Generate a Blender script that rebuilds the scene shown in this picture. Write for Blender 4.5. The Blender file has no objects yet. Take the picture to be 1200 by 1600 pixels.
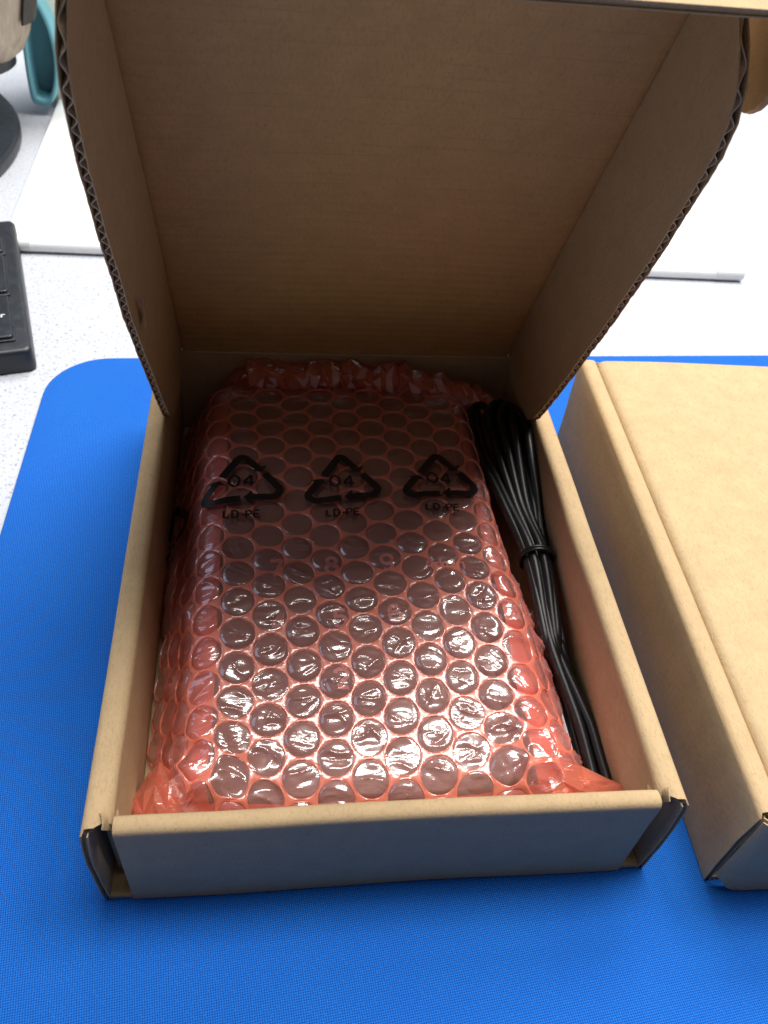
import bpy, bmesh, math, random
from math import sin, cos, pi, radians, sqrt, exp
from mathutils import Vector, Matrix, noise
random.seed(7)
scene = bpy.context.scene
col = scene.collection

# ------------------------------------------------------------------ camera, world, lights, exposure
cam_d = bpy.data.cameras.new('camera'); cam = bpy.data.objects.new('camera', cam_d); col.objects.link(cam)
cam.location = (0.04637, -0.08806, 0.23775)
cam.rotation_euler = (radians(44.459), radians(-4.921), radians(-5.217))
cam_d.sensor_fit = 'VERTICAL'; cam_d.sensor_height = 4.8; cam_d.lens = 3.961
cam_d.clip_start = 0.005; cam_d.clip_end = 20
cam_d.dof.use_dof = True; cam_d.dof.focus_distance = 0.245; cam_d.dof.aperture_fstop = 3.6
scene.camera = cam

w = bpy.data.worlds.new('World'); scene.world = w; w.use_nodes = True
bg = w.node_tree.nodes['Background']; bg.inputs[0].default_value = (0.93, 0.90, 1.0, 1); bg.inputs[1].default_value = 0.082

def area(name, loc, target, sx, sy, power, color):
    l = bpy.data.lights.new(name, 'AREA'); l.shape = 'RECTANGLE'; l.size = sx; l.size_y = sy; l.energy = power; l.color = color
    o = bpy.data.objects.new(name, l); col.objects.link(o); o.location = loc
    o.rotation_euler = (Vector(target) - Vector(loc)).to_track_quat('-Z', 'Y').to_euler()
    return o
area('ceiling_panel', (0.98, 0.45, 1.75), (0.98, 0.45, 0), 0.6, 0.6, 30, (1.0, 0.97, 0.92))
area('ceiling_panel', (0.20, 0.28, 1.75), (0.20, 0.28, 0), 0.7, 0.6, 31, (1.0, 0.97, 0.92))
area('ceiling_panel', (0.60, 1.20, 1.75), (0.60, 1.20, 0), 1.2, 0.6, 50, (1.0, 0.97, 0.92))
area('window', (-1.3, 0.25, 0.95), (0.05, 0.1, 0.0), 0.9, 1.1, 6.5, (0.62, 0.75, 1.0))

scene.view_settings.view_transform = 'Standard'; scene.view_settings.look = 'None'
scene.view_settings.exposure = -0.15; scene.view_settings.gamma = 1.0
scene.render.engine = 'CYCLES'
scene.cycles.transparent_max_bounces = 24; scene.cycles.max_bounces = 10

# ------------------------------------------------------------------ helpers
def thing(name, label, cat, loc=(0, 0, 0), rotz=0, group=None):
    o = bpy.data.objects.new(name, None); col.objects.link(o); o.empty_display_size = 0.02
    o.location = loc; o.rotation_euler = (0, 0, rotz); tag(o, label, cat, group); return o
def tag(o, label=None, cat=None, group=None, kind=None):
    if label: o['label'] = label
    if cat: o['category'] = cat
    if group: o['group'] = group
    if kind: o['kind'] = kind
    return o
def mesh_obj(name, verts, faces, mat, parent=None, smooth=True, sharp=35, uvs=None):
    me = bpy.data.meshes.new(name); me.from_pydata([tuple(v) for v in verts], [], faces)
    bm = bmesh.new(); bm.from_mesh(me); bmesh.ops.recalc_face_normals(bm, faces=bm.faces) if uvs is None else None
    bm.to_mesh(me); bm.free()
    if uvs is not None:
        uvl = me.uv_layers.new(name='UVMap')
        for lp in me.loops: uvl.data[lp.index].uv = uvs[lp.vertex_index]
    me.polygons.foreach_set('use_smooth', [smooth] * len(me.polygons))
    if smooth: me.set_sharp_from_angle(angle=radians(sharp))
    me.materials.append(mat); me.update()
    o = bpy.data.objects.new(name, me); col.objects.link(o)
    if parent: o.parent = parent
    return o
class MB:
    def __init__(s): s.v = []; s.f = []
    def add(s, v, f):
        n = len(s.v); s.v += [Vector(p) for p in v]; s.f += [tuple(i + n for i in q) for q in f]
    def sheet(s, fn, us, vs, th, off=0.0, eps=1e-4):
        """thick sheet round the surface fn(u, v)"""
        top, bot = [], []
        for v in vs:
            for u in us:
                p = fn(u, v)
                n = (fn(u + eps, v) - fn(u - eps, v)).cross(fn(u, v + eps) - fn(u, v - eps))
                n = n.normalized() if n.length > 0 else Vector((0, 0, 1))
                top.append(p + n * (off + th / 2)); bot.append(p + n * (off - th / 2))
        a, b = len(us), len(vs); N = a * b; F = []
        for j in range(b - 1):
            for i in range(a - 1):
                q = (j * a + i, j * a + i + 1, (j + 1) * a + i + 1, (j + 1) * a + i)
                F.append(q); F.append(tuple(x + N for x in reversed(q)))
        rim = [i for i in range(a)] + [j * a + a - 1 for j in range(1, b)] + [(b - 1) * a + i for i in range(a - 2, -1, -1)] + [j * a for j in range(b - 2, 0, -1)]
        for k in range(len(rim)):
            i, j = rim[k], rim[(k + 1) % len(rim)]
            F.append((i, i + N, j + N, j))
        s.add(top + bot, F)
    def grid(s, fn, us, vs):
        V = [fn(u, v) for v in vs for u in us]; a = len(us)
        s.add(V, [(j * a + i, j * a + i + 1, (j + 1) * a + i + 1, (j + 1) * a + i) for j in range(len(vs) - 1) for i in range(a - 1)])
    def tube(s, pts, r, seg=10, closed=False, caps=True):
        n = len(pts); P = [Vector(p) for p in pts]; rings = []
        up = Vector((0, 0, 1)); prev = None
        for i in range(n):
            t = (P[(i + 1) % n] - P[i - 1]) if closed else (P[min(i + 1, n - 1)] - P[max(i - 1, 0)])
            t.normalize()
            a = (prev - t * prev.dot(t)) if prev is not None else t.cross(up if abs(t.z) < .95 else Vector((1, 0, 0)))
            a.normalize(); b = t.cross(a); prev = a
            rr = r[i] if isinstance(r, list) else r
            rings.append([P[i] + (a * cos(2 * pi * k / seg) + b * sin(2 * pi * k / seg)) * rr for k in range(seg)])
        V = [p for q in rings for p in q]; F = []
        m = n if closed else n - 1
        off = 0
        if closed:   # match the seam
            best = min(range(seg), key=lambda o: (rings[0][o] - rings[-1][0]).length); off = best
        for i in range(m):
            for k in range(seg):
                o2 = off if (closed and i == n - 1) else 0
                A, B = i * seg, ((i + 1) % n) * seg
                F.append((A + k, A + (k + 1) % seg, B + (k + 1 + o2) % seg, B + (k + o2) % seg))
        if caps and not closed:
            F.append(tuple(range(seg - 1, -1, -1))); F.append(tuple((n - 1) * seg + k for k in range(seg)))
        s.add(V, F)
    def lathe(s, prof, seg=48, M=None):
        V = []; F = []; n = len(prof)
        for (r, z) in prof:
            for k in range(seg): V.append(Vector((r * cos(2 * pi * k / seg), r * sin(2 * pi * k / seg), z)))
        for i in range(n - 1):
            for k in range(seg): F.append((i * seg + k, i * seg + (k + 1) % seg, (i + 1) * seg + (k + 1) % seg, (i + 1) * seg + k))
        F.append(tuple(range(seg - 1, -1, -1))); F.append(tuple((n - 1) * seg + k for k in range(seg)))
        if M: V = [M @ v for v in V]
        s.add(V, F)
    def prism(s, poly, z0, z1, bev=0.0, nb=3):
        """extruded outline with a rounded top edge"""
        L = [(0.0, z0)]
        if bev:
            for i in range(nb + 1):
                a = pi / 2 * i / nb; L.append((bev * (1 - cos(a)), z1 - bev + bev * sin(a)))
        else: L.append((0.0, z1))
        n = len(poly); C = []
        for i in range(n):
            p, q, r_ = Vector(poly[i - 1]), Vector(poly[i]), Vector(poly[(i + 1) % n])
            e1, e2 = (q - p).normalized(), (r_ - q).normalized()
            nrm = Vector((-e1.y - e2.y, e1.x + e2.x)); nrm.normalize()
            k = max(.35, nrm.dot(Vector((-e1.y, e1.x)))); C.append(nrm / k)
        V = []
        for (ins, z) in L:
            for i in range(n):
                q = Vector(poly[i]) + C[i] * ins; V.append(Vector((q.x, q.y, z)))
        F = []
        for l in range(len(L) - 1):
            for i in range(n): F.append((l * n + i, l * n + (i + 1) % n, (l + 1) * n + (i + 1) % n, (l + 1) * n + i))
        F.append(tuple(range(n - 1, -1, -1))); F.append(tuple((len(L) - 1) * n + i for i in range(n)))
        s.add(V, F)
    def build(s, name, mat, parent=None, smooth=True, sharp=35, M=None):
        V = [M @ p for p in s.v] if M else s.v
        return mesh_obj(name, V, s.f, mat, parent, smooth, sharp)
def lin(a, b, n): return [a + (b - a) * i / (n - 1) for i in range(n)]
def rrect(x0, y0, x1, y1, r, n=6):
    P = []
    for cx, cy, a0 in ((x1 - r, y1 - r, 0), (x0 + r, y1 - r, 90), (x0 + r, y0 + r, 180), (x1 - r, y0 + r, 270)):
        for i in range(n + 1):
            a = radians(a0 + 90 * i / n); P.append((cx + r * cos(a), cy + r * sin(a)))
    return P
def fillet(pts, r, n=6):
    """polyline (2D) with rounded corners, resampled: returns list of points"""
    out = [Vector(pts[0])]
    for i in range(1, len(pts) - 1):
        p, q, s = Vector(pts[i - 1]), Vector(pts[i]), Vector(pts[i + 1])
        a, b = (p - q).normalized(), (s - q).normalized()
        ang = a.angle(b); d = min(r / math.tan(ang / 2), (p - q).length * .49, (s - q).length * .49)
        A, B = q + a * d, q + b * d
        for k in range(n + 1):
            t = k / n; out.append(A * (1 - t) ** 2 + q * 2 * t * (1 - t) + B * t * t)
    out.append(Vector(pts[-1])); return out
class Path:
    def __init__(s, pts):
        s.p = pts; s.l = [0.0]
        for i in range(1, len(pts)): s.l.append(s.l[-1] + (pts[i] - pts[i - 1]).length)
    def at(s, d):
        if d <= 0: return s.p[0] + (s.p[0] - s.p[1]).normalized() * -d
        for i in range(1, len(s.p)):
            if d <= s.l[i]:
                t = (d - s.l[i - 1]) / (s.l[i] - s.l[i - 1]); return s.p[i - 1].lerp(s.p[i], t)
        return s.p[-1] + (s.p[-1] - s.p[-2]).normalized() * (d - s.l[-1])
def nz(x, y, z=0.0): return noise.noise(Vector((x, y, z)))

# ------------------------------------------------------------------ materials
def new_mat(name):
    m = bpy.data.materials.new(name); m.use_nodes = True; nt = m.node_tree
    return m, nt, nt.nodes['Principled BSDF']
def nd(nt, typ, **kw):
    n = nt.nodes.new(typ)
    for k, v in kw.items():
        if k.startswith('i_'):
            key = k[2:]; key = int(key) if key.isdigit() else key.replace('_', ' ')
            n.inputs[key].default_value = v
        else: setattr(n, k, v)
    return n
def math_n(nt, op, a, b=None):
    n = nt.nodes.new('ShaderNodeMath'); n.operation = op
    for i, x in enumerate((a, b)):
        if x is None: continue
        if hasattr(x, 'is_linked'): nt.links.new(x, n.inputs[i])
        else: n.inputs[i].default_value = x
    return n.outputs[0]
def mix_rgb(nt, fac, a, b, bt='MIX'):
    n = nt.nodes.new('ShaderNodeMix'); n.data_type = 'RGBA'; n.blend_type = bt
    for i, x in ((0, fac), (6, a), (7, b)):
        if hasattr(x, 'is_linked'): nt.links.new(x, n.inputs[i])
        else: n.inputs[i].default_value = x if not isinstance(x, tuple) else (*x, 1)
    return n.outputs[2]
def ramp(nt, src, stops):
    r = nt.nodes.new('ShaderNodeValToRGB'); e = r.color_ramp.elements
    while len(e) < len(stops): e.new(.5)
    for q, (p, c) in zip(e, stops): q.position = p; q.color = (c, c, c, 1) if not isinstance(c, tuple) else (*c, 1)
    nt.links.new(src, r.inputs[0]); return r.outputs[0]
def coords(nt, scale=(1, 1, 1), out='Object', rot=(0, 0, 0)):
    tc = nt.nodes.new('ShaderNodeTexCoord'); mp = nt.nodes.new('ShaderNodeMapping')
    mp.inputs['Scale'].default_value = scale; mp.inputs['Rotation'].default_value = rot
    nt.links.new(tc.outputs[out], mp.inputs[0]); return mp.outputs[0]
def tex_noise(nt, vec, scale, detail=3, rough=.55, dist=0):
    n = nd(nt, 'ShaderNodeTexNoise'); n.inputs['Scale'].default_value = scale; n.inputs['Detail'].default_value = detail
    n.inputs['Roughness'].default_value = rough; n.inputs['Distortion'].default_value = dist
    nt.links.new(vec, n.inputs['Vector']); return n.outputs[0]
def bump(nt, h, strength, dist, bsdf):
    b = nd(nt, 'ShaderNodeBump'); b.inputs['Strength'].default_value = strength; b.inputs['Distance'].default_value = dist
    nt.links.new(h, b.inputs['Height'])
    if bsdf is not None: nt.links.new(b.outputs[0], bsdf.inputs['Normal'])
    return b.outputs[0]

def kraft(name, base=(.475, .338, .190), ridges=None, mott=.06):
    m, nt, b = new_mat(name)
    v = coords(nt)
    n1 = tex_noise(nt, v, 120, 4, .6); n2 = tex_noise(nt, coords(nt, (1, .35, 1)), 1400, 3, .65); n3 = tex_noise(nt, v, 2600, 1)
    c = mix_rgb(nt, ramp(nt, n1, [(.3, 0.0), (.7, 1.0)]), tuple(x * (1 - mott) for x in base), tuple(min(1, x * (1 + mott)) for x in base))
    c = mix_rgb(nt, ramp(nt, n2, [(.25, .45), (.5, 0.0)]), c, tuple(x * .62 for x in base))
    c = mix_rgb(nt, ramp(nt, n3, [(.70, 0.0), (.76, .75)]), c, (.12, .075, .04))      # stray dark fibres
    h = math_n(nt, 'ADD', math_n(nt, 'MULTIPLY', n2, .6), math_n(nt, 'MULTIPLY', n1, .6))
    if ridges:   # washboard lines of the flutes telegraphing through the liner
        s = nd(nt, 'ShaderNodeSeparateXYZ'); nt.links.new(v, s.inputs[0])
        wob = math_n(nt, 'MULTIPLY', tex_noise(nt, v, 40, 2), .0022)
        ph = math_n(nt, 'MULTIPLY', math_n(nt, 'ADD', s.outputs[ridges[0]], wob), 2 * pi / ridges[1])
        wv = math_n(nt, 'SINE', ph)
        line = ramp(nt, wv, [(.90, 0.0), (.995, 1.0)])
        pat = ramp(nt, tex_noise(nt, coords(nt, (.6, 3, 1)), 60, 2), [(.42, 0.0), (.62, 1.0)])
        c = mix_rgb(nt, math_n(nt, 'MULTIPLY', math_n(nt, 'MULTIPLY', line, pat), .24), c, tuple(x * .55 for x in base))
        h = math_n(nt, 'ADD', h, math_n(nt, 'MULTIPLY', wv, .30))
    nt.links.new(c, b.inputs['Base Color']); b.inputs['Roughness'].default_value = .78
    b.inputs['Specular IOR Level'].default_value = .25
    bump(nt, h, .35, .0006, b); return m
M_kraft = kraft('kraft_board'); M_lid = kraft('kraft_lid_liner', (.51, .32, .135), ridges=(1, .0042))
M_core = kraft('kraft_flute_paper', (.70, .58, .42)); M_kraft2 = kraft('kraft_board_smooth', (.48, .35, .198), mott=.07)

def plain(name, colr, rough=.5, spec=.5, metal=0, coat=0):
    m, nt, b = new_mat(name); b.inputs['Base Color'].default_value = (*colr, 1); b.inputs['Roughness'].default_value = rough
    b.inputs['Specular IOR Level'].default_value = spec; b.inputs['Metallic'].default_value = metal; b.inputs['Coat Weight'].default_value = coat
    return m
def worn(name, colr, rough=.5, amp=.25, scale=300, spec=.5, bmp=.15):
    m, nt, b = new_mat(name); v = coords(nt); n = tex_noise(nt, v, scale, 4)
    c = mix_rgb(nt, n, tuple(x * (1 - amp) for x in colr), tuple(min(1, x * (1 + amp)) for x in colr)); nt.links.new(c, b.inputs['Base Color'])
    nt.links.new(ramp(nt, n, [(.2, max(0, rough - .12)), (.8, min(1, rough + .12))]), b.inputs['Roughness']); b.inputs['Specular IOR Level'].default_value = spec
    bump(nt, tex_noise(nt, v, scale * 6, 2), bmp, .0003, b); return m

# blue woven mat
M_mat, nt, b = new_mat('blue_mat_cloth')
v = coords(nt, rot=(0, 0, radians(38)))
s = nd(nt, 'ShaderNodeSeparateXYZ'); nt.links.new(v, s.inputs[0])
PITCH = .00084
wob = math_n(nt, 'MULTIPLY', tex_noise(nt, v, 400, 2), .00022)
sx = math_n(nt, 'SINE', math_n(nt, 'MULTIPLY', math_n(nt, 'ADD', s.outputs[0], wob), 2 * pi / PITCH))
sy = math_n(nt, 'SINE', math_n(nt, 'MULTIPLY', math_n(nt, 'ADD', s.outputs[1], wob), 2 * pi / PITCH))
weave = math_n(nt, 'ADD', math_n(nt, 'MULTIPLY', math_n(nt, 'MULTIPLY', sx, sy), .5), .5)
fib = tex_noise(nt, v, 2200, 2); big = tex_noise(nt, v, 25, 3)
c = mix_rgb(nt, weave, (.003, .035, .21), (.016, .180, .68))
c = mix_rgb(nt, ramp(nt, fib, [(.55, 0.0), (.8, .55)]), c, (.04, .26, .9))
c = mix_rgb(nt, ramp(nt, big, [(.3, .16), (.7, 0.0)]), c, (.004, .06, .42))
nt.links.new(c, b.inputs['Base Color']); b.inputs['Roughness'].default_value = .9; b.inputs['Specular IOR Level'].default_value = .12
b.inputs['Sheen Weight'].default_value = .04
bump(nt, math_n(nt, 'ADD', weave, math_n(nt, 'MULTIPLY', fib, .5)), .5, .0003, b)

# speckled laminate desk
M_desk, nt, b = new_mat('speckled_laminate')
v = coords(nt)
vo = nd(nt, 'ShaderNodeTexVoronoi'); vo.inputs['Scale'].default_value = 520; nt.links.new(v, vo.inputs['Vector'])
sp = ramp(nt, tex_noise(nt, v, 700, 2, .6), [(.58, 0.0), (.66, 1.0)])
sp2 = ramp(nt, tex_noise(nt, v, 420, 2, .6), [(.3, 1.0), (.38, 0.0)])
c = mix_rgb(nt, math_n(nt, 'MULTIPLY', sp, .75), (.48, .50, .55), (.18, .21, .28))
c = mix_rgb(nt, math_n(nt, 'MULTIPLY', sp2, .55), c, (.36, .39, .46))
nt.links.new(c, b.inputs['Base Color']); b.inputs['Roughness'].default_value = .38
bump(nt, tex_noise(nt, v, 900, 2), .12, .0003, b)

M_white = worn('white_glossy_plastic', (.82, .84, .86), .22, .04, 60, bmp=.03)
M_rim = worn('pale_grey_plastic', (.72, .75, .77), .35, .06, 80)
M_black = worn('black_plastic', (.012, .016, .023), .42, .3, 200)
M_key = worn('black_key_plastic', (.012, .016, .023), .38, .35, 250)
M_ink_w = plain('white_key_print', (.62, .62, .62), .6)
M_teal = worn('teal_plastic', (.17, .46, .56), .35, .1, 60)
M_teal_dk = worn('dark_teal_plastic', (.05, .19, .25), .45, .15, 60)
M_cream = worn('cream_plastic', (.80, .79, .66), .4, .04, 40)
M_wall = worn('pale_blue_grey_paint', (.42, .48, .52), .7, .05, 20)
M_device = worn('charcoal_plastic', (.062, .044, .037), .42, .2, 300)
M_pink = plain('pink_key_print', (.98, .50, .50), .6)
M_ink = plain('black_print_ink', (.008, .008, .009), .38, .5)
M_paper = worn('grey_paper', (.55, .56, .58), .7, .06, 200)
# wood grain
M_wood, nt, b = new_mat('streaked_wood')
v = coords(nt, (1, 1, .06)); n = tex_noise(nt, v, 150, 4, .65, .4); k = tex_noise(nt, coords(nt, (1, 1, .5)), 110, 2)
c = mix_rgb(nt, ramp(nt, n, [(.3, 0.0), (.7, 1.0)]), (.22, .165, .12), (.48, .39, .30))
c = mix_rgb(nt, ramp(nt, k, [(.64, 0.0), (.70, .9)]), c, (.04, .03, .025))
nt.links.new(c, b.inputs['Base Color']); b.inputs['Roughness'].default_value = .55; bump(nt, n, .2, .0005, b)
# black cable
M_cable, nt, b = new_mat('black_cable_sheath')
b.inputs['Base Color'].default_value = (.006, .0065, .008, 1); b.inputs['Roughness'].default_value = .40; b.inputs['Specular IOR Level'].default_value = .38
bump(nt, tex_noise(nt, coords(nt), 260, 2), .12, .0006, b)

# bubble film: a tinted polythene sheet, part see-through, part milky, with a sharp sheen
def film_mat(name, body, clear, clear_tint, wr, gloss_rough, spec_boost, haze_rough=.32, haze=.4):
    m, nt, p = new_mat(name); nt.nodes.remove(p); out = nt.nodes['Material Output']
    uv = coords(nt, (1, 3.2, 1), 'UV', rot=(0, 0, radians(8)))
    n1 = tex_noise(nt, uv, 100, 1, .45, 1.0); n2 = tex_noise(nt, coords(nt, (1, 1, 1), 'UV'), 90, 2)
    h = math_n(nt, 'ADD', math_n(nt, 'POWER', math_n(nt, 'ABSOLUTE', math_n(nt, 'SUBTRACT', n1, .5)), .8), math_n(nt, 'MULTIPLY', n2, .6))
    bn = bump(nt, h, wr, .0011, None)
    dif = nd(nt, 'ShaderNodeBsdfDiffuse'); dif.inputs[0].default_value = (*body, 1); nt.links.new(bn, dif.inputs['Normal'])
    trl = nd(nt, 'ShaderNodeBsdfTranslucent'); trl.inputs[0].default_value = (*body, 1)
    dt = nd(nt, 'ShaderNodeMixShader'); dt.inputs[0].default_value = .15; nt.links.new(dif.outputs[0], dt.inputs[1]); nt.links.new(trl.outputs[0], dt.inputs[2])
    tr = nd(nt, 'ShaderNodeBsdfTransparent'); tr.inputs[0].default_value = (*clear_tint, 1)
    mx = nd(nt, 'ShaderNodeMixShader'); mx.inputs[0].default_value = clear
    nt.links.new(dt.outputs[0], mx.inputs[1]); nt.links.new(tr.outputs[0], mx.inputs[2])
    gl = nd(nt, 'ShaderNodeBsdfGlossy'); gl.inputs['Roughness'].default_value = gloss_rough; nt.links.new(bn, gl.inputs['Normal'])
    fr = nd(nt, 'ShaderNodeFresnel'); fr.inputs[0].default_value = 1.52; nt.links.new(bn, fr.inputs['Normal'])
    fac = math_n(nt, 'MINIMUM', math_n(nt, 'MULTIPLY', fr.outputs[0], spec_boost), .30)
    g2 = nd(nt, 'ShaderNodeBsdfGlossy'); g2.inputs['Roughness'].default_value = haze_rough
    gm = nd(nt, 'ShaderNodeMixShader'); gm.inputs[0].default_value = haze; nt.links.new(gl.outputs[0], gm.inputs[1]); nt.links.new(g2.outputs[0], gm.inputs[2])
    mg = nd(nt, 'ShaderNodeMixShader'); nt.links.new(fac, mg.inputs[0]); nt.links.new(mx.outputs[0], mg.inputs[1]); nt.links.new(gm.outputs[0], mg.inputs[2])
    nt.links.new(mg.outputs[0], out.inputs[0]); return m
M_film = film_mat('red_polythene_film', (.95, .26, .17), .16, (1, .40, .30), .20, .14, 3.4, .34, .65)
M_ply = film_mat('red_polythene_inner_ply', (.97, .17, .085), .08, (1, .35, .25), .25, .2, 1.5)
M_bub = film_mat('clear_bubble_film', (.95, .43, .38), .73, (.98, .82, .79), .24, .035, 3.0, .30, .35)
M_crum = film_mat('creased_red_film', (.92, .27, .17), .55, (1, .62, .52), .35, .05, 4.5, .22, .25)

# ------------------------------------------------------------------ the setting: desk, wall, mat
H, W, L, S_, T = .0413, .15, .1923, .0073, .0018
mb = MB(); mb.prism([(-.9, -.45), (1.1, -.45), (1.1, .88), (-.9, .88)], -.028, -.003, .004)
tag(mb.build('desk', M_desk), kind='structure')
mb = MB(); mb.prism([(-1.2, .90), (1.4, .90), (1.4, .95), (-1.2, .95)], -.4, .5)
tag(mb.build('wall', M_wall), kind='structure')
P = []
for cx, cy, a0 in ((.40, .2325, 0), (-.0278, .2165, 90), (-.0278, -.22, 180), (.40, -.22, 270)):
    for i in range(11):
        a = radians(a0 + 9 * i); P.append((cx + .027 * cos(a), cy + .027 * sin(a) + (.0 if cx > 0 else 0)))
mb = MB(); mb.prism(P, -.003, 0, .0008)
tag(mb.build('mouse_mat', M_mat), 'bright blue woven cloth mat lying under both cardboard boxes', 'mat')

# ------------------------------------------------------------------ open mailer box
LA = .46886
D = Vector((0, -sin(LA), cos(LA))); N = Vector((0, -cos(LA), -sin(LA)))   # along the lid, and from the lid towards its inside
def board(mb, fn, us, vs, t, gap=.0013, liner=.0003, fill=True):
    """double liner with a filler core set back from the v ends"""
    mb.sheet(fn, us, vs, liner, t / 2 - liner / 2); mb.sheet(fn, us, vs, liner, -t / 2 + liner / 2)
    if fill:
        vi = [vs[0] + gap] + [x for x in vs if vs[0] + gap < x < vs[-1] - gap] + [vs[-1] - gap]
        mb.sheet(fn, us[1:-1], vi, t - 2 * liner - .0001)
def side_wall(parent, left, dent=0.0, seed=0.0, lid_slot=True, Lw=L + .002):
    o_x = T / 2 + .0002; i_x = S_ - T / 2
    pth = Path(fillet([(o_x, .0004), (o_x - .0004, H * .55), (o_x + .0002, H - T / 2), (i_x, H - T / 2), (i_x + .0004, H * .5), (i_x, .002)], .0017, 7))
    tot = pth.l[-1]
    n_up = H
    def fn(u, v):
        q = pth.at(u); k = max(0, min(1, (u - H * .9) / (H * .4)))
        bul = .0009 * sin(min(1, max(0, q.y / H)) * pi) * (nz(v * 22, seed, q.y * 30))
        dn = dent * exp(-((v - .092) / .016) ** 2) * exp(-((q.y - H) / .012) ** 2) * k
        front = exp(-v / .006)
        x = q.x + bul + dn + (-.0008 * front * sin(q.y / H * pi) if u < H else .0)
        # the folded top droops and frays where the sheet ends at the front
        z = q.y + .0004 * nz(v * 60, seed + 3, 2) * k - (front * .0016 * exp(-((u - H - .0035) / .0022) ** 2))
        ycut = (.0012 + .0022 * max(0, sin((u - H) / .006 * pi))) if H - .002 < u < H + .004 else (.0062 if u >= H + .004 else .0003 * nz(u * 500, seed))
        y = v + (ycut) * front
        if not left: x = W - x
        return Vector((x, y, z))
    us = lin(0, H * .94, 10) + lin(H * .95, H * 1.22, 22) + lin(H * 1.26, tot, 9)
    vs = [0, .0008, .0016, .0025, .0035, .005, .0075] + lin(.01, Lw, 36)
    mb = MB(); board(mb, fn, us, vs, T)
    return mb.build('side_wall', M_kraft, parent, sharp=40)
box = thing('open_mailer_box', 'open brown cardboard mailer box with raised lid, holding the red bubble wrap bag', 'box')
def floor_panel(parent, y1):
    mb = MB(); mb.prism([(.002, .0003), (W - .002, .0003), (W - .002, y1), (.002, y1)], 0.0003, T)
    mb.build('floor_panel', M_kraft, parent)
floor_panel(box, L)
side_wall(box, True, 0, 1.3); side_wall(box, False, .0017, 5.1)
def front_wall(parent, fd=.0050, proud=0.0):
    pth = Path(fillet([(.0009 - proud, .0002), (.0006 - proud, H * .5), (.0009 - proud, H - .0008), (fd - .0009, H - .0008), (fd - .0006, H * .5), (fd + .0002, .002)], .0014, 6)); tot = pth.l[-1]
    x0, x1 = S_ + .0004, W - S_ - .0004
    def fn(u, v):
        q = pth.at(u); e = min(v - x0, x1 - v); k = exp(-max(0, e) / .004)
        return Vector((v, q.x + .0006 * nz(v * 18, q.y * 25, 9.2) + .0005 * k * sin(q.y / H * pi), q.y + .0003 * nz(v * 40, 4.4, 0) - .0006 * k * (u > H * .8 and u < H * 1.3)))
    us = lin(0, H * .93, 9) + lin(H * .95, H * 1.2, 20) + lin(H * 1.24, tot, 8)
    vs = [x0, x0 + .001, x0 + .002, x0 + .004, x0 + .007] + lin(x0 + .011, x1 - .011, 34) + [x1 - .007, x1 - .004, x1 - .002, x1 - .001, x1]
    mb = MB(); board(mb, fn, us, vs, T)
    return mb.build('front_wall', M_kraft, parent, sharp=40)
front_wall(box)
# corner tabs tucked into the hollow side walls, and the curled ends at the front corners
for left in (True, False):
    sg = (lambda x: x) if left else (lambda x: W - x)
    mb = MB(); mb.sheet(lambda u, v: Vector((sg(.0037 + .0008 * sin(v * 90) - .0012 * exp(-v / .005)), v, u)), lin(.002, H - .0035, 10), lin(.0075, .04, 12), .0012)
    mb.build('corner_tab', M_kraft, box)
    def curl(u, v, sg=sg):
        a = -0.5 + u * 2.1
        r = .0030 * (1 - .5 * v)
        return Vector((sg(S_ - .0012 + .0016 * cos(a) - .0022 * v), .0018 + r * sin(a) + .0034 * (1 - v) + .0016 * u, H - .0060 + .0066 * v - .0016 * (u - .5) ** 2 * 4))
    mb = MB(); mb.sheet(curl, lin(0, 1, 10), lin(0, 1, 8), .0004, eps=1e-3)
    mb.build('curled_flap_end', M_kraft, box)
# back wall running into the lid along the hinge
mb = MB(); board(mb, lambda u, v: Vector((v, L + T / 2 + .0003 - .0006 * exp(-((u - H) / .003) ** 2), u)), lin(.0005, H - .0012, 16), lin(S_ - .001, W - S_ + .001, 20), T)
mb.build('back_wall', M_kraft, box)
LX0, LX1, LEND, TL = .0092, .1408, .1835, .0021
lid_M = Matrix(((1, D.x, N.x, 0), (0, D.y, N.y, L + .0004), (0, D.z, N.z, H), (0, 0, 0, 1)))    # local x, along, inward
def lid_child(mb, name, mat, parent=box, sharp=40):
    o = mb.build(name, mat, None, sharp=sharp); o.matrix_local = lid_M; o.parent = parent; return o
def lidfn(u, v):
    hinge = exp(-max(0, v) / .004)
    return Vector((u, v, -.0012 - .0022 * sin(pi * v / LEND) * (.4 + .6 * sin(pi * (u - LX0) / (LX1 - LX0))) + .0004 * nz(u * 14, v * 14, 3) + .0008 * hinge - .0014 * exp(-max(0, min(u - LX0, LX1 - u)) / .0011)))
mb = MB(); board(mb, lidfn, [LX0 - .001, LX0, LX0 + .0005, LX0 + .001, LX0 + .0017, LX0 + .003] + lin(LX0 + .006, LX1 - .006, 24) + [LX1 - .003, LX1 - .0017, LX1 - .001, LX1 - .0005, LX1, LX1 + .001], [-.0005, .001, .002, .004, .007] + lin(.012, LEND, 30), TL)
lid_child(mb, 'lid_panel', M_lid)
outline = [(-.002, .010), (.002, .018), (.0075, .028), (.014, .0352), (.021, .0378), (.030, .0384), (.06, .0388), (.11, .0388), (.145, .0372), (.158, .0356), (.166, .0335), (.1715, .0292), (.1750, .0225), (.1770, .0145), (.1779, .006), (.178, .002)]
def edge(a):
    for i in range(1, len(outline)):
        if a <= outline[i][0]:
            (a0, p0), (a1, p1) = outline[i - 1], outline[i]; return p0 + (p1 - p0) * max(0, (a - a0) / (a1 - a0))
    return outline[-1][1]
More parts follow.
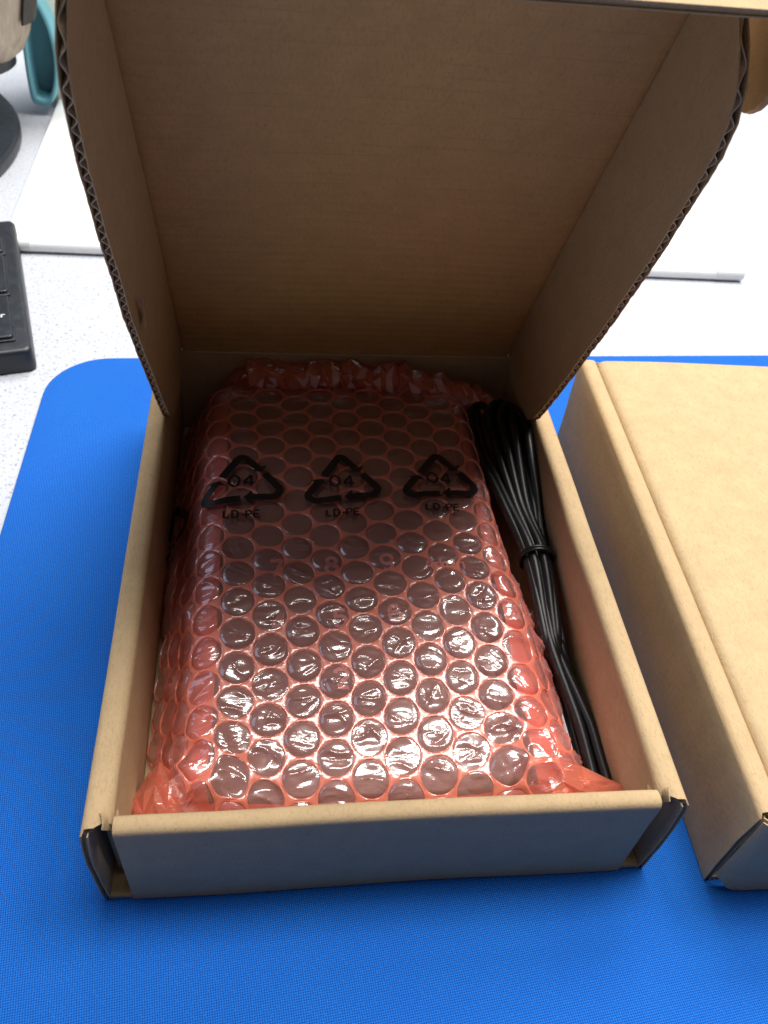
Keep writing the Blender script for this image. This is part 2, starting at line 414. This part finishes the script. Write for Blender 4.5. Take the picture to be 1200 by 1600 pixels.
def lid_flap(left):
    sg = -1 if left else 1; x0 = LX0 if left else LX1; splay = radians(3.2 if left else 1.0)
    FL = .0042
    def pos(a, p, off):     # off: + outwards
        sp = splay * min(1, max(0, a / .08)) ; bow = .0004 * sin(pi * min(1, max(0, a / .178))) * (p / .038)
        wob = .00035 * nz(a * 60, p * 80, 7 if left else 2)
        return Vector((x0 + sg * (off + p * sin(sp) + bow + wob), a, p * cos(sp)))
    As = [o[0] for o in outline]; As = sorted(set(lin(-.002, .178, 150) + As))
    Al = lambda a, side: edge(a) + .00045 * nz(a * 420, side * 3.1, 5 if left else 11) + .0007 * max(0, nz(a * 150, side * 7.7, 1 if left else 4) - .25)
    def liner(off, side, nm):
        mb = MB(); mb.sheet(lambda u, v: pos(u, -.0032 + v * (Al(u, side) + .0032), off), As, [0, .25, .5, .75, .9, 1], .00028, eps=2e-4)
        return mb
    mb = liner(-.0001, 0, 'in'); fl = lid_child(mb, 'lid_flap', M_kraft)
    mb2 = liner(TL - .0001, 1, 'out'); o = mb2.build('outer_liner', M_kraft, None); o.parent = fl
    mb3 = MB()
    for inset in (.0005,):
        na = int(.178 / FL * 14)
        mb3.sheet(lambda u, v: pos(u, max(.0004, edge(u) - inset - v * .012), TL / 2 - .0001 + (TL / 2 - .00034) * sin(2 * pi * u / FL + .5 * nz(u * 90, 3, 3))), lin(-.001, .1775, na), [0, .15, 1], .00022, eps=2e-4)
    o = mb3.build('fluted_core', M_core, None, sharp=70); o.parent = fl
    return fl
lf_l = lid_flap(True); lid_flap(False)
# torn sliver of paper standing off the left lid flap
mb = MB(); mb.sheet(lambda u, v: Vector((LX0 + .0014 + .0010 * v * u - .034 * sin(radians(3.2)), .078 + v * .013, .0315 + .0042 * u * (1 - v) + .002 * v)), lin(0, 1, 6), lin(0, .96, 8), .0002)
mb.build('torn_paper', M_kraft, None).parent = lf_l
# front flap of the lid with its rounded ear
FA = math.atan2(.0115, .036)
def ffn(u, v):      # u across, v from the fold outwards
    return Vector((u, LEND - .0012 + v * sin(FA), v * cos(FA) - .001))
mb = MB(); board(mb, ffn, lin(.0055, .1490, 24), lin(0, .0380, 12), .0016, gap=.0004)
ff = lid_child(mb, 'front_flap', M_kraft)
op = [(.004, .0175), (.008, .021), (.0115, .0255), (.015, .0285), (.019, .0310), (.023, .0320), (.027, .0308), (.030, .0270), (.0315, .0190)]
def efn(u, v):   # u: 0..1 across, v: 0..1 away from the fold
    p = .004 + u * .0275; t = op[-1][1]
    for i in range(1, len(op)):
        if p <= op[i][0] + 1e-9:
            t = op[i - 1][1] + (op[i][1] - op[i - 1][1]) * (p - op[i - 1][0]) / (op[i][0] - op[i - 1][0]); break
    t *= v
    return ffn(.1498, p) + Vector((.0012 * sin(3 * v) + .02 * t, -t, 0))
mb = MB(); board(mb, efn, lin(0, 1, 30), lin(0, 1, 10), TL - .0006)
o = mb.build('ear', M_kraft, None); o.parent = ff

# ------------------------------------------------------------------ closed mailer box
box2 = thing('closed_mailer_box', 'closed brown cardboard mailer box cut off by the right edge of the photo', 'box', (.1665, -.0045, 0), radians(-1.0))
floor_panel(box2, L)
side_wall(box2, True, 0, 21.3); side_wall(box2, False, 0, 25.1)
mb = MB()
def f2(u, v):
    e = min(v - .0012, W - .0012 - v); lo = .0006 + .006 * exp(-(max(0, e) / .0035) ** 2)
    z = lo + u * (H - .0012 - lo)
    return Vector((v, -.0026 + .0022 * exp(-max(0, e) / .002) + .0004 * nz(v * 20, z * 30, 4), z))
board(mb, f2, lin(0, 1, 14), [.0012, .0018, .0026, .0036, .005, .007, .010] + lin(.015, W - .015, 24) + [W - .010, W - .007, W - .005, W - .0036, W - .0026, W - .0018, W - .0012], .0016, gap=.0004)
mb.build('front_wall', M_kraft, box2)
mb = MB(); board(mb, lambda u, v: Vector((v, L + T / 2, u)), lin(.0005, H - .001, 10), lin(S_ - .001, W - S_ + .001, 14), T)
mb.build('back_wall', M_kraft, box2)
lx0, lx1 = S_ + .0007, W - S_ - .0007
pth2 = Path(fillet([(lx0, H - .02), (lx0, H - .0006), (lx1, H - .0006), (lx1, H - .02)], .0030, 8))
def l2(u, v):
    q = pth2.at(u); return Vector((q.x, v, q.y + .0007 * nz(q.x * 16, v * 16, 5)))
us = lin(0, .017, 4) + lin(.0175, .026, 14) + lin(.032, pth2.l[-1] - .032, 20) + lin(pth2.l[-1] - .026, pth2.l[-1] - .0175, 14) + lin(pth2.l[-1] - .017, pth2.l[-1], 4)
mb = MB(); mb.sheet(l2, us, lin(.0068, L + .001, 30), T)
mb.build('lid_panel', M_kraft2, box2)

# ------------------------------------------------------------------ keypad device inside the bag
def ztop(y):      # crest line of the bag: level at the back, dropping to the front
    z = .0352
    if y < .078: z -= 3.0 * (.080 - y) ** 2 if y > .045 else 3.0 * .035 ** 2 + .21 * (.045 - y)
    if y > .14: z -= 1.6 * (y - .14) ** 2
    return z
def dev_z(y): return .0212 + (y - .02) * .062
text_cache = []
def text_mesh(body, size, sx=1.0, bold=0.0, align='CENTER'):
    cu = bpy.data.curves.new('txt', 'FONT'); cu.body = body; cu.size = size; cu.align_x = align; cu.align_y = 'CENTER'; cu.offset = bold
    cu.resolution_u = 4
    o = bpy.data.objects.new('txt', cu); col.objects.link(o); bpy.context.view_layer.update()
    me = o.evaluated_get(bpy.context.evaluated_depsgraph_get()).to_mesh()
    V = [Vector((p.co.x * sx, p.co.y, 0)) for p in me.vertices]; F = [tuple(p.vertices) for p in me.polygons]
    bpy.data.objects.remove(o); bpy.data.curves.remove(cu); return V, F
def band(pts, hw, rad=3.2):
    P = fillet([(x, y) for x, y in pts], rad, 6); pa = Path(P); n = max(8, int(pa.l[-1] / .9)); V, F = [], []
    for i in range(n + 1):
        d = pa.l[-1] * i / n; q = pa.at(d); t = (pa.at(min(pa.l[-1], d + .15)) - pa.at(max(0, d - .15))).normalized(); nn = Vector((-t.y, t.x))
        for s in (-1, 0, 1): V.append(q + nn * hw * s)
    for i in range(n):
        for s in range(2): F.append((i * 3 + s, i * 3 + s + 1, i * 3 + 4 + s, i * 3 + 3 + s))
    return V, F
def arc(cx, cy, rx, ry, a0, a1, n=16): return [(cx + rx * cos(radians(a0 + (a1 - a0) * i / n)), cy + ry * sin(radians(a0 + (a1 - a0) * i / n))) for i in range(n + 1)]
GL = {'0': [arc(.32, .5, .32, .5, 90, 450, 28)],
      '4': [[(.46, 0), (.46, 1)], [(.46, 1), (0, .34)], [(-.04, .28), (.68, .28)]],
      'L': [[(0, 1), (0, 0), (.52, 0)]], '-': [[(.05, .42), (.42, .42)]],
      'D': [[(0, -.1), (0, 1.1)], [(0, 1)] + arc(.26, .5, .36, .5, 90, -90, 18) + [(0, 0)]],
      'P': [[(0, 0), (0, 1), (.44, 1), (.6, .86), (.6, .6), (.44, .46), (0, .46)]],
      '7': [[(0, 1), (.62, 1), (.22, 0)]], '2': [[(0, .78), (.06, 1), (.56, 1), (.6, .62), (0, 0), (.62, 0)]],
      '8': [arc(.3, .77, .25, .23, -90, 270, 22), arc(.3, .27, .3, .27, 90, 450, 24)],
      '9': [arc(.3, .70, .3, .30, 0, 360, 24), [(.6, .70), (.59, .4)] + arc(.3, .3, .29, .3, 0, -130, 14)], '6': [arc(.3, .30, .3, .30, 0, 360, 24), [(.0, .30), (.01, .6)] + arc(.3, .7, .29, .3, 180, 50, 14)],
      '5': [[(.56, 1), (.08, 1), (.04, .55)] + arc(.29, .32, .31, .32, 130, -140, 18)],
      'A': [[(0, 0), (.32, 1), (.64, 0)], [(.12, .34), (.52, .34)]], 'd': [[(.46, 1), (.46, 0)], [(.46, .62), (0, .62), (0, 0), (.46, 0)]],
      'm': [[(0, 0), (0, .62), (.36, .62), (.36, 0)], [(.36, .62), (.72, .62), (.72, 0)]], 'i': [[(0, 0), (0, .62)], [(0, .8), (0, .94)]], 'n': [[(0, 0), (0, .62), (.44, .62), (.44, 0)]],
      'E': [[(.58, 1), (0, 1), (0, 0), (.6, 0)], [(0, .52), (.52, .52)]]}
def glyphs(txt, h, wx, adv, hw, ox, oy):
    tot = sum(adv.get(c_, adv['*']) for c_ in txt); x = ox - tot / 2; out = []
    for c_ in txt:
        a = adv.get(c_, adv['*'])
        for st_ in GL[c_]: out.append(band([(x + px * h * wx, oy + (py - .5) * h) for px, py in st_], hw, .16 * h if c_ in 'P2' else .02 * h if c_ in '0D8965' else .02 * h))
        x += a
    return out
dev = thing('keypad', 'dark keypad with pink digits seen through the red bubble wrap', 'keypad', (0, 0, 0))
mb = MB(); mb.prism(rrect(.0290, .0150, .1130, .175, .006), .004, .0212, .0015)
for p in mb.v:
    if p.z > .015: p.z += (p.y - .02) * .062
mb.build('body', M_device, dev)
def dev_text(t, x, y, h, adv, hw):
    V, F = [], []
    for pv, pf in glyphs(t, h, 1.0, adv, hw, 0, 0):
        n = len(V); F += [tuple(i + n for i in q) for q in pf]; V += [Vector((x + p[0] * .001, y + p[1] * .001, dev_z(y + p[1] * .001) + .0004)) for p in pv]
    mesh_obj('key_print', V, F, M_pink, dev, smooth=False)
for t, x, y in (('7', .0452, .0870), ('8', .0634, .0880), ('9', .0818, .0890), ('4', .0460, .0663), ('5', .0652, .0672), ('6', .0828, .0688), ('2', .0645, .046)):
    dev_text(t, x + .0006, y + .0055, 6.2, {'*': 4.0}, .66)
dev_text('Admin', .1020, .0935, 4.4, {'*': 2.7, 'm': 3.9, 'i': 1.3, 'A': 3.3}, .40)

# ------------------------------------------------------------------ bubble wrap bag
U0, U1, V0, V1 = .0300, .1130, .0200, .1770
def prof(s, f0, f1, r, ang):
    if s < f0: e = f0 - s; sg = -1; f = f0
    elif s > f1: e = s - f1; sg = 1; f = f1
    else: return s, 0.0
    if e < r * ang: return f + sg * r * sin(e / r), r * (1 - cos(e / r))
    e2 = e - r * ang; return f + sg * (r * sin(ang) + e2 * cos(ang)), r * (1 - cos(ang)) + e2 * sin(ang)
def Sf(u, v):
    u, v = u + .0016 * nz(u * 26, v * 26, 31.0), v + .0016 * nz(u * 26, v * 26, 47.0)
    X, du = prof(u, U0, U1, .0125, radians(64))
    Y, dv = prof(v, V0, V1, .011, radians(56))
    if u > U1: X -= .0050 * min(1, max(0, (Y - .02) / .10)) * min(1, (u - U1) / .028)
    if u > U1: X += .0075 * max(0, 1 - Y / .10) * min(1, (u - U1) / .026)
    z = ztop(Y) - du - dv * (.92 if Y < .1 else .8)
    z += .0009 * nz(u * 45, v * 45, 1.5) + .0003 * nz(u * 140, v * 140, 8.5)
    side = min(1, du / .012 + dv / .012)
    z += side * .0012 * nz(u * 90, v * 90, 3.3); X += side * .0012 * nz(u * 80, v * 80, 6.1); Y += side * .0010 * nz(u * 80, v * 80, 9.7)
    for cx, cy, s_, hgt in ((.0200, .016, .013, .0060), (.1225, .018, .011, .0062)):
        k = exp(-((X - cx) ** 2 + (Y - cy) ** 2) / (2 * s_ * s_))
        if k > .03:
            rd = 1 - abs(nz(u * 130 + cx, v * 130, 2.2)) * 2
            z += k * (hgt * .55 + rd * .0032); X += k * .002 * nz(u * 150, v * 150, 12); Y += k * .002 * nz(u * 150, v * 150, 17)
    zmin = .0032
    if z < zmin + .004: z = zmin + .004 * exp((z - zmin - .004) / .004)
    return Vector((X, Y, z))
def Sn(u, v, e=.0012):
    n = (Sf(u + e, v) - Sf(u - e, v)).cross(Sf(u, v + e) - Sf(u, v - e)); return n.normalized() if n.length else Vector((0, 0, 1))
bag = thing('bubble_wrap_bag', 'red translucent bubble wrap bag printed with black recycling symbols, inside the open box', 'bag', (0, 0, 0))
PIT, CS, RB = .01075, .00931, .00494
NS = 36
fv, ff_, fuv, vkey = [], [], [], {}
def fvert(u, v, lift=0.0, key=True):
    k = (round(u * 2e5), round(v * 2e5))
    if key and k in vkey: return vkey[k]
    p = Sf(u, v)
    if lift: p = p + Sn(u, v) * lift
    fv.append(p); fuv.append((u, v)); i = len(fv) - 1
    if key: vkey[k] = i
    return i
centres = []
for k in range(-5, 12):
    for j in range(-9, 10):
        u = .0436 + k * CS; v = .0884 + j * PIT + (PIT / 2 if k % 2 else 0)
        if -.004 < u < .149 and -.004 < v < .190: centres.append((u, v))
hexr = PIT / sqrt(3)
def hexpt(a):      # point of the cell outline in direction a (flat sides up and down, points left and right)
    b = (a % (pi / 3)) - pi / 6; return hexr * cos(pi / 6) / cos(b)
for (cu, cv) in centres:
    o, m, n = [], [], []
    for i in range(NS):
        a = 2 * pi * i / NS; r = hexpt(a); rm = RB + (r - RB) * .35
        o.append(fvert(cu + r * cos(a), cv + r * sin(a)))
        m.append(fvert(cu + rm * cos(a), cv + rm * sin(a), .00022, False)); n.append(fvert(cu + RB * cos(a), cv + RB * sin(a), -.00015, False))
    for i in range(NS):
        j = (i + 1) % NS
        ff_.append((o[i], o[j], m[j], m[i])); ff_.append((m[i], m[j], n[j], n[i]))
mesh_obj('film', fv, ff_, M_film, bag, sharp=80, uvs=fuv)
NR = 11
for (cu, cv) in centres:
    V, F, UV = [], [], []
    rng = random.Random(int(cu * 1e5) * 7919 + int(cv * 1e5))
    nrm = Sn(cu, cv, .003); calm = .35 if cv > .098 else 1.0; hgt = (rng.uniform(.0004, .0011) if rng.random() > .22 else rng.uniform(-.0007, .0001)) * calm; tilt = rng.uniform(-.09, .09) * calm, rng.uniform(-.10, .10) * calm
    folds = [(rng.gauss(pi / 2, .55), rng.uniform(-.8, .8) * RB, rng.uniform(.00022, .0006), rng.uniform(-.0006, .0009) * calm, rng.uniform(-90, 90)) for _ in range(rng.randint(3, 6))]
    def disp(x, y, rr):
        h = hgt * (1 - rr ** 5) + (tilt[0] * x + tilt[1] * y) * (1 - rr ** 4)
        for (a, o, wd, am, cvt) in folds:
            t = x * cos(a) + y * sin(a) - o + cvt * (x * -sin(a) + y * cos(a)) ** 2
            h += am * exp(-abs(t) / wd) * (1 - rr ** 3)
        return h + .00034 * calm * nz((cu + x) * 110, (cv + y) * 460, 4.4) * (1 - rr ** 6)
    V.append(Sf(cu, cv) + nrm * disp(0, 0, 0)); UV.append((cu, cv))
    for q in range(1, NR + 1):
        rr = (q / NR) ** .85
        for i in range(NS):
            a = 2 * pi * i / NS; x, y = RB * rr * cos(a), RB * rr * sin(a)
            V.append(Sf(cu + x, cv + y) + nrm * (disp(x, y, rr) - (.00012 if q == NR else 0))); UV.append((cu + x, cv + y))
    for i in range(NS): F.append((0, 1 + i, 1 + (i + 1) % NS))
    for q in range(NR - 1):
        for i in range(NS):
            j = (i + 1) % NS; A, B = 1 + q * NS, 1 + (q + 1) * NS
            F.append((A + i, B + i, B + j, A + j))
    mesh_obj('bubble', V, F, M_bub, bag, sharp=80, uvs=UV)
# inner ply of the bag, seen on its flanks round the keypad
iv, iF, iuv, ik = [], [], [], {}
gu, gv = lin(-.006, .150, 79), lin(-.006, .190, 100)
for a in range(len(gu) - 1):
    for b_ in range(len(gv) - 1):
        cu, cv = (gu[a] + gu[a + 1]) / 2, (gv[b_] + gv[b_ + 1]) / 2
        if .0275 < cu < .1150 and .012 < cv < .180: continue
        q = []
        for (i, j) in ((a, b_), (a + 1, b_), (a + 1, b_ + 1), (a, b_ + 1)):
            if (i, j) not in ik:
                ik[i, j] = len(iv); u, v = gu[i], gv[j]
                iv.append(Sf(u, v) - Sn(u, v, .003) * (.0020 + .0006 * nz(u * 200, v * 200, 3))); iuv.append((u, v))
            q.append(ik[i, j])
        iF.append(tuple(q))
mesh_obj('inner_ply', iv, iF, M_ply, bag, sharp=80, uvs=iuv)
# crumpled film: thin creased sheets in overlapping layers
def crinkle(pts, na, nb, name, seed, parent, shrink):
    """pts(i, k) on a coarse closed grid; each facet keeps its crease"""
    rng = random.Random(seed); V, F, UV = [], [], []
    for i in range(nb + 1):
        for k in range(na):
            c0, p = pts(i / nb, (k + .5 * (i % 2) + rng.uniform(-.3, .3)) / na)
            V.append(c0 + (p - c0) * shrink * (1 + rng.uniform(-.34, .22))); UV.append((p.x, p.y))
    for i in range(nb):
        for k in range(na):
            a, b, c_, d = i * na + k, i * na + (k + 1) % na, (i + 1) * na + (k + 1) % na, (i + 1) * na + k
            F += [(a, b, c_), (a, c_, d)] if rng.random() < .5 else [(a, b, d), (b, c_, d)]
    o = mesh_obj(name, V, F, M_crum, parent, smooth=True, sharp=24, uvs=UV); return o
for cx, cy, cz, rx, ry, rz_, tip, seed in ((.0175, .0160, .0175, .0105, .0130, .0075, 0, 3), (.1268, .0150, .0210, .0122, .0085, .0066, .42, 8)):
    def pts(t, a, cx=cx, cy=cy, cz=cz, rx=rx, ry=ry, rz_=rz_, tip=tip):
        th = pi * t; a *= 2 * pi; d = Vector((cos(th), sin(th) * cos(a), sin(th) * sin(a)))
        k = 1 + tip * max(0, d.x) ** 3; f = 1 - .45 * (tip > 0) * max(0, d.x)
        return Vector((cx + rx * k * d.x, cy, cz)), Vector((cx + rx * k * d.x, cy + ry * d.y * f, max(.0045, cz + rz_ * d.z * f - (.3 * rz_ * max(0, d.x) if tip else 0))))
    crinkle(pts, 15, 10, 'crumpled_corner', seed, bag, 1.0); crinkle(pts, 11, 8, 'crumpled_corner', seed + 40, bag, .72)
def pts_end(t, a):
    x = .0215 + t * .114; cy = .1852 + .002 * sin(t * 5) + .003 * nz(t * 6, 1) - .008 * max(0, t - .8) / .2; cz = .0325 - .006 * max(0, t - .7) / .3 - .012 * max(0, .12 - t) / .12
    env = max(.15, min(1, t / .08, (1 - t) / .05)) ** .5; a *= 2 * pi
    r = env * (.0062 + .0022 * nz(t * 9, cos(a), sin(a)))
    return Vector((x, cy, cz)), Vector((x + .002 * nz(t * 30, a), cy + 1.2 * r * cos(a), cz + r * sin(a)))
crinkle(pts_end, 11, 42, 'folded_end', 5, bag, 1.0); crinkle(pts_end, 9, 30, 'folded_end', 17, bag, .72)

# printed recycling symbols
def tri(a, b, c_, n=5):
    a, b, c_ = Vector(a), Vector(b), Vector(c_); V, F, idx = [], [], {}
    for i in range(n + 1):
        for j in range(n + 1 - i): idx[i, j] = len(V); V.append(a + (b - a) * i / n + (c_ - a) * j / n)
    for i in range(n):
        for j in range(n - i):
            F.append((idx[i, j], idx[i + 1, j], idx[i, j + 1]))
            if i + j < n - 1: F.append((idx[i + 1, j], idx[i + 1, j + 1], idx[i, j + 1]))
    return V, F
def printed(uc, vc, rot, pieces, name, parent):
    V, F = [], []
    for (pv, pf) in pieces:
        n = len(V); F += [tuple(i + n for i in q) for q in pf]
        for p in pv:
            x, y = p[0] * .00092, p[1] * .00092; u = uc + x * cos(rot) - y * sin(rot); v = vc + x * sin(rot) + y * cos(rot)
            q = .0022; V.append((Sf(u, v) + Sf(u + q, v) + Sf(u - q, v) + Sf(u, v + q) + Sf(u, v - q)) / 5 + Sn(u, v, .006) * .0017)
    return mesh_obj(name, V, F, M_ink, parent, smooth=True, sharp=80, uvs=[(0, 0)] * len(V))
arrows = [band([(-7.0, 2.4), (-.3, 12.6), (1.2, 12.5), (5.9, 6.1)], 1.5), tri((9.3, 8.1), (7.4, 4.2), (3.2, 4.6)),
          band([(8.0, 3.1), (13.8, -5.2), (11.6, -8.3), (3.2, -8.6)], 1.5), tri((3.5, -5.0), (.3, -8.8), (3.3, -12.6)),
          band([(-.7, -9.2), (-10.8, -10.3), (-13.6, -7.9), (-8.7, -.1)], 1.5), tri((-12.4, .3), (-7.6, .9), (-5.7, -2.2))]
def t2(body, size, sx, bold, ox, oy):
    V, F = text_mesh(body, size, sx, bold); return [Vector((p.x + ox, p.y + oy)) for p in V], F
num = glyphs('04', 5.6, 1.05, {'*': 5.3}, .52, .6, -.2); ldpe = glyphs('LD-PE', 3.3, .98, {'*': 2.75, '-': 1.75, 'D': 2.9}, .42, .2, -16.6)
for uc, vc, rot in ((.0342, .1222, radians(4)), (.0680, .1232, radians(1.5)), (.1022, .1244, radians(-.5)), (-.0004, .1200, radians(4))):
    s = printed(uc, vc, rot, arrows, 'recycling_symbol', bag)
    if uc > 0:
        printed(uc, vc, rot, num, 'printed_number', bag); printed(uc, vc, rot, ldpe, 'printed_text', bag)

# ------------------------------------------------------------------ cable bundle
cab = thing('cable_bundle', 'coiled black cable tied in the middle, between the bag and the right wall', 'cable')
loops = [ # back-left x, back-right x, y of back end, z at the back, mid offset, front x, front y, front z
    (.1215, .1320, .1720, .0290, -.0034, .1385, .036, .0090),
    (.1245, .1380, .1745, .0285, -.0017, .1402, .020, .0140),
    (.1280, .1395, .1700, .0320, .0002, .1395, .026, .0110),
    (.1315, .1405, .1650, .0345, .0020, .1405, .030, .0085),
    (.1350, .1403, .1590, .0360, .0036, .1398, .044, .0070)]
TY, TX, TZ = .0985, .1352, .0225
for i, (bl, br, by, bz, mo, fx, fy, fz) in enumerate(loops):
    key = [(TX + mo, TY, TZ + .0016 * (i % 2)), (TX + mo * .4 + (bl - TX) * .45, TY + .025, TZ + .002), (bl, TY + .05, bz), (bl + .0004, by - .006, bz), ((bl * .75 + br * .25), by, bz + .0006), ((bl + br) / 2, by + .0015, bz + .0008), (bl * .25 + br * .75, by, bz + .0006), (br, by - .007, bz), (br - .0006, TY + .045, bz - .001), (TX + mo * .5 + .0025 + (br - TX) * .35, TY + .018, TZ - .001), (TX + mo + .0005, TY, TZ - .0022 - .001 * (i % 2)),
           (TX + mo * .6 + .0012, TY - .03, TZ - .006), (fx + .001, fy + .015, fz), (fx + .0005, fy, fz), (fx - .0014, fy - .0028, fz), (fx - .0030, fy, fz), (fx - .0030, fy + .02, fz + .0003), (TX + mo * .6 - .0010, TY - .03, TZ - .0035)]
    K = [Vector(p) for p in key]; n = len(K); P = []
    for a in range(n):
        p0, p1, p2, p3 = K[a - 1], K[a], K[(a + 1) % n], K[(a + 2) % n]
        for s in range(8):
            t = s / 8; P.append(.5 * ((2 * p1) + (p2 - p0) * t + (2 * p0 - 5 * p1 + 4 * p2 - p3) * t * t + (3 * p1 - p0 - 3 * p2 + p3) * t ** 3))
    for p in P: p.x = min(p.x, W - S_ - .0018)
    mb = MB(); mb.tube(P, .0017, 12, closed=True); mb.build('cable_loop', M_cable, cab, sharp=80)
mb = MB(); P = []
for k in range(48):
    a = 2 * pi * k / 24; P.append((TX + .0060 * cos(a) + .0000, TY + .0008 * sin(a * 1.0) - .0007 + .0012 * (k // 24), TZ + .0050 * sin(a)))
mb.tube(P, .0006, 8); mb.build('twist_tie', M_cable, cab, sharp=80)

# pale leaflet edge beside the bag
mb = MB(); mb.sheet(lambda u, v: Vector((.1285 + u * .0050, v, .0030 + .0090 * u + .001 * sin(v * 60))), lin(0, 1, 6), lin(.030, .085, 14), .0006)
tag(mb.build('folded_leaflet', M_paper), 'pale grey paper edge peeking out between the bag and the cable', 'paper')

# ------------------------------------------------------------------ background things on the desk
ZD = -.003
# white slab with a rolled front lip
slab = thing('white_tray', 'flat white glossy tray on the desk behind the open box', 'tray', (0, 0, ZD))
mb = MB(); mb.prism([(-.098, .352), (-.093, .3475), (.318, .340), (.323, .346), (.325, .60), (-.104, .60)], .0005, .0065, .002); mb.build('top_sheet', M_white, slab)
mb = MB(); mb.tube([(-.0835, .3430, .0036), (.22, .3375, .0036), (.300, .3360, .0036)], .0036, 16); mb.build('front_lip', M_white, slab)
for x0, x1, y0, y1 in ((-.0935, -.083, .3432, .3430), (.300, .317, .3360, .3357)):
    mb = MB(); mb.tube([(x0, y0, .0039), (x1, y1, .0039)], .0039, 16); mb.build('end_cap', M_rim, slab)
# keyboard
ka = math.atan2(.0316, .1181)
kb = thing('keyboard', 'black keyboard corner on the desk at the left edge', 'keyboard', (-.0611, .2363, ZD), ka)
mb = MB(); mb.prism(rrect(-.43, 0, 0, .1225, .0035), .0008, .0118, .0022); mb.build('case', M_black, kb)
def key(x0, y0, x1, y1, legend=None):
    mb = MB(); mb.prism(rrect(x0, y0, x1, y1, .0012, 3), .0105, .0128, .0004); base = mb
    mb.prism(rrect(x0 + .0009, y0 + .0012, x1 - .0009, y1 - .0008, .0015, 3), .0128, .0142, .0006)
    k = mb.build('key', M_key, kb)
    if legend:
        V, F = text_mesh(legend, .0052, 1, .0001); cx, cy = (x0 + x1) / 2, (y0 + y1) / 2
        mesh_obj('key_legend', [Vector((p.x + cx, p.y + cy, .01435)) for p in V], F, M_ink_w, k, smooth=False)
KU = .0192
for ci in range(4):
    x1 = -.0062 - ci * KU; x0 = x1 - KU + .0014
    if ci == 0:
        key(x0, .0075, x1, .0075 + 2 * KU - .0014, 'Enter'); key(x0, .0075 + 2 * KU, x1, .0075 + 4 * KU - .0014); key(x0, .0075 + 4 * KU, x1, .0075 + 5 * KU - .0014)
    else:
        for r in range(5): key(x0, .0075 + r * KU, x1, .0075 + (r + 1) * KU - .0014)
# round black stand
st = thing('monitor_stand', 'round black disc stand on the desk at the upper left edge', 'stand', (-.254, .459, ZD))
mb = MB(); mb.lathe([(.139, 0), (.140, .002), (.140, .0065), (.1385, .0085), (.10, .0105), (.03, .012)], 96); mb.build('base', M_black, st)
mb = MB(); mb.lathe([(.022, .011), (.02, .03), (.019, .18)], 32); mb.build('post', M_black, st)
# wood-patterned cup
mb = MB(); mb.lathe([(.030, .037), (.034, .039), (.034, .0455), (.032, .0475)], 48, Matrix.Translation((.104, .044, 0))); mb.tube([(0, 0, .042), (.085, .036, .042)], .006, 12); mb.build('shelf', M_black, st)
cup = thing('wooden_cup', 'streaked wooden cup with a dark band at the top left corner', 'cup', (-.150, .503, .0345))
Mt = Matrix.Rotation(radians(14), 4, 'Y')
mb = MB(); mb.lathe([(.012, .0105), (.022, .0108), (.031, .0135), (.0370, .021), (.0400, .032), (.0415, .10), (.0395, .10), (.036, .02)], 64, Mt); mb.build('cup_body', M_wood, cup)
def strap(u, v): return Vector((.0422 * cos(u) , .0422 * sin(u), .040 + v * .058))
mb = MB(); mb.sheet(strap, lin(-.42, .15, 8), [0, .08, .2, 1], .0012); mb.build('dark_band', worn('dark_brown_band', (.018, .012, .010), .6), cup, M=Mt)
# cream appliance with a teal loop handle
ap = thing('cream_appliance', 'cream plastic appliance with teal loop handle, behind the white tray', 'appliance', (-.103, .540, ZD))
mb = MB(); mb.prism(rrect(-.006, -.002, .085, .05, .008), 0, .14, .006); mb.build('body', M_cream, ap)
def Dshape(k):
    pts = [(-.0145, .010), (-.0130, .0065), (-.004, .0050), (.0005, .008), (.0065, .020), (.0098, .036), (.0098, .047), (.0075, .060), (.0030, .071), (-.003, .076), (-.009, .07), (-.0135, .04)]
    cx, cz = -.002, .041; return [(cx + (x - cx) * k[0], cz + (z - cz) * k[1]) for x, z in pts]
out_, in_ = Dshape((1, 1)), Dshape((.62, .84)); n = len(out_)
V, F = [], []
for yy, ring in ((.003, out_), (-.014, out_), (-.0165, [((a[0] * .9 + b_[0] * .1), (a[1] * .9 + b_[1] * .1)) for a, b_ in zip(out_, in_)]), (-.0165, [((a[0] * .2 + b_[0] * .8), (a[1] * .2 + b_[1] * .8)) for a, b_ in zip(out_, in_)]), (-.014, in_), (.003, in_)):
    V += [Vector((x, yy, z)) for x, z in ring]
for l in range(5):
    for i in range(n): F.append((l * n + i, l * n + (i + 1) % n, (l + 1) * n + (i + 1) % n, (l + 1) * n + i))
o = mesh_obj('handle', V, F, M_teal, ap, sharp=60)
md = o.modifiers.new('smooth', 'SUBSURF'); md.levels = 2; md.render_levels = 2
mb = MB(); mb.prism([(x, -z) for x, z in reversed(in_)], 0, .002)
mb.v = [Vector((p.x, -.004 + p.z, -p.y)) for p in mb.v]; mb.build('handle_recess', M_teal_dk, ap)
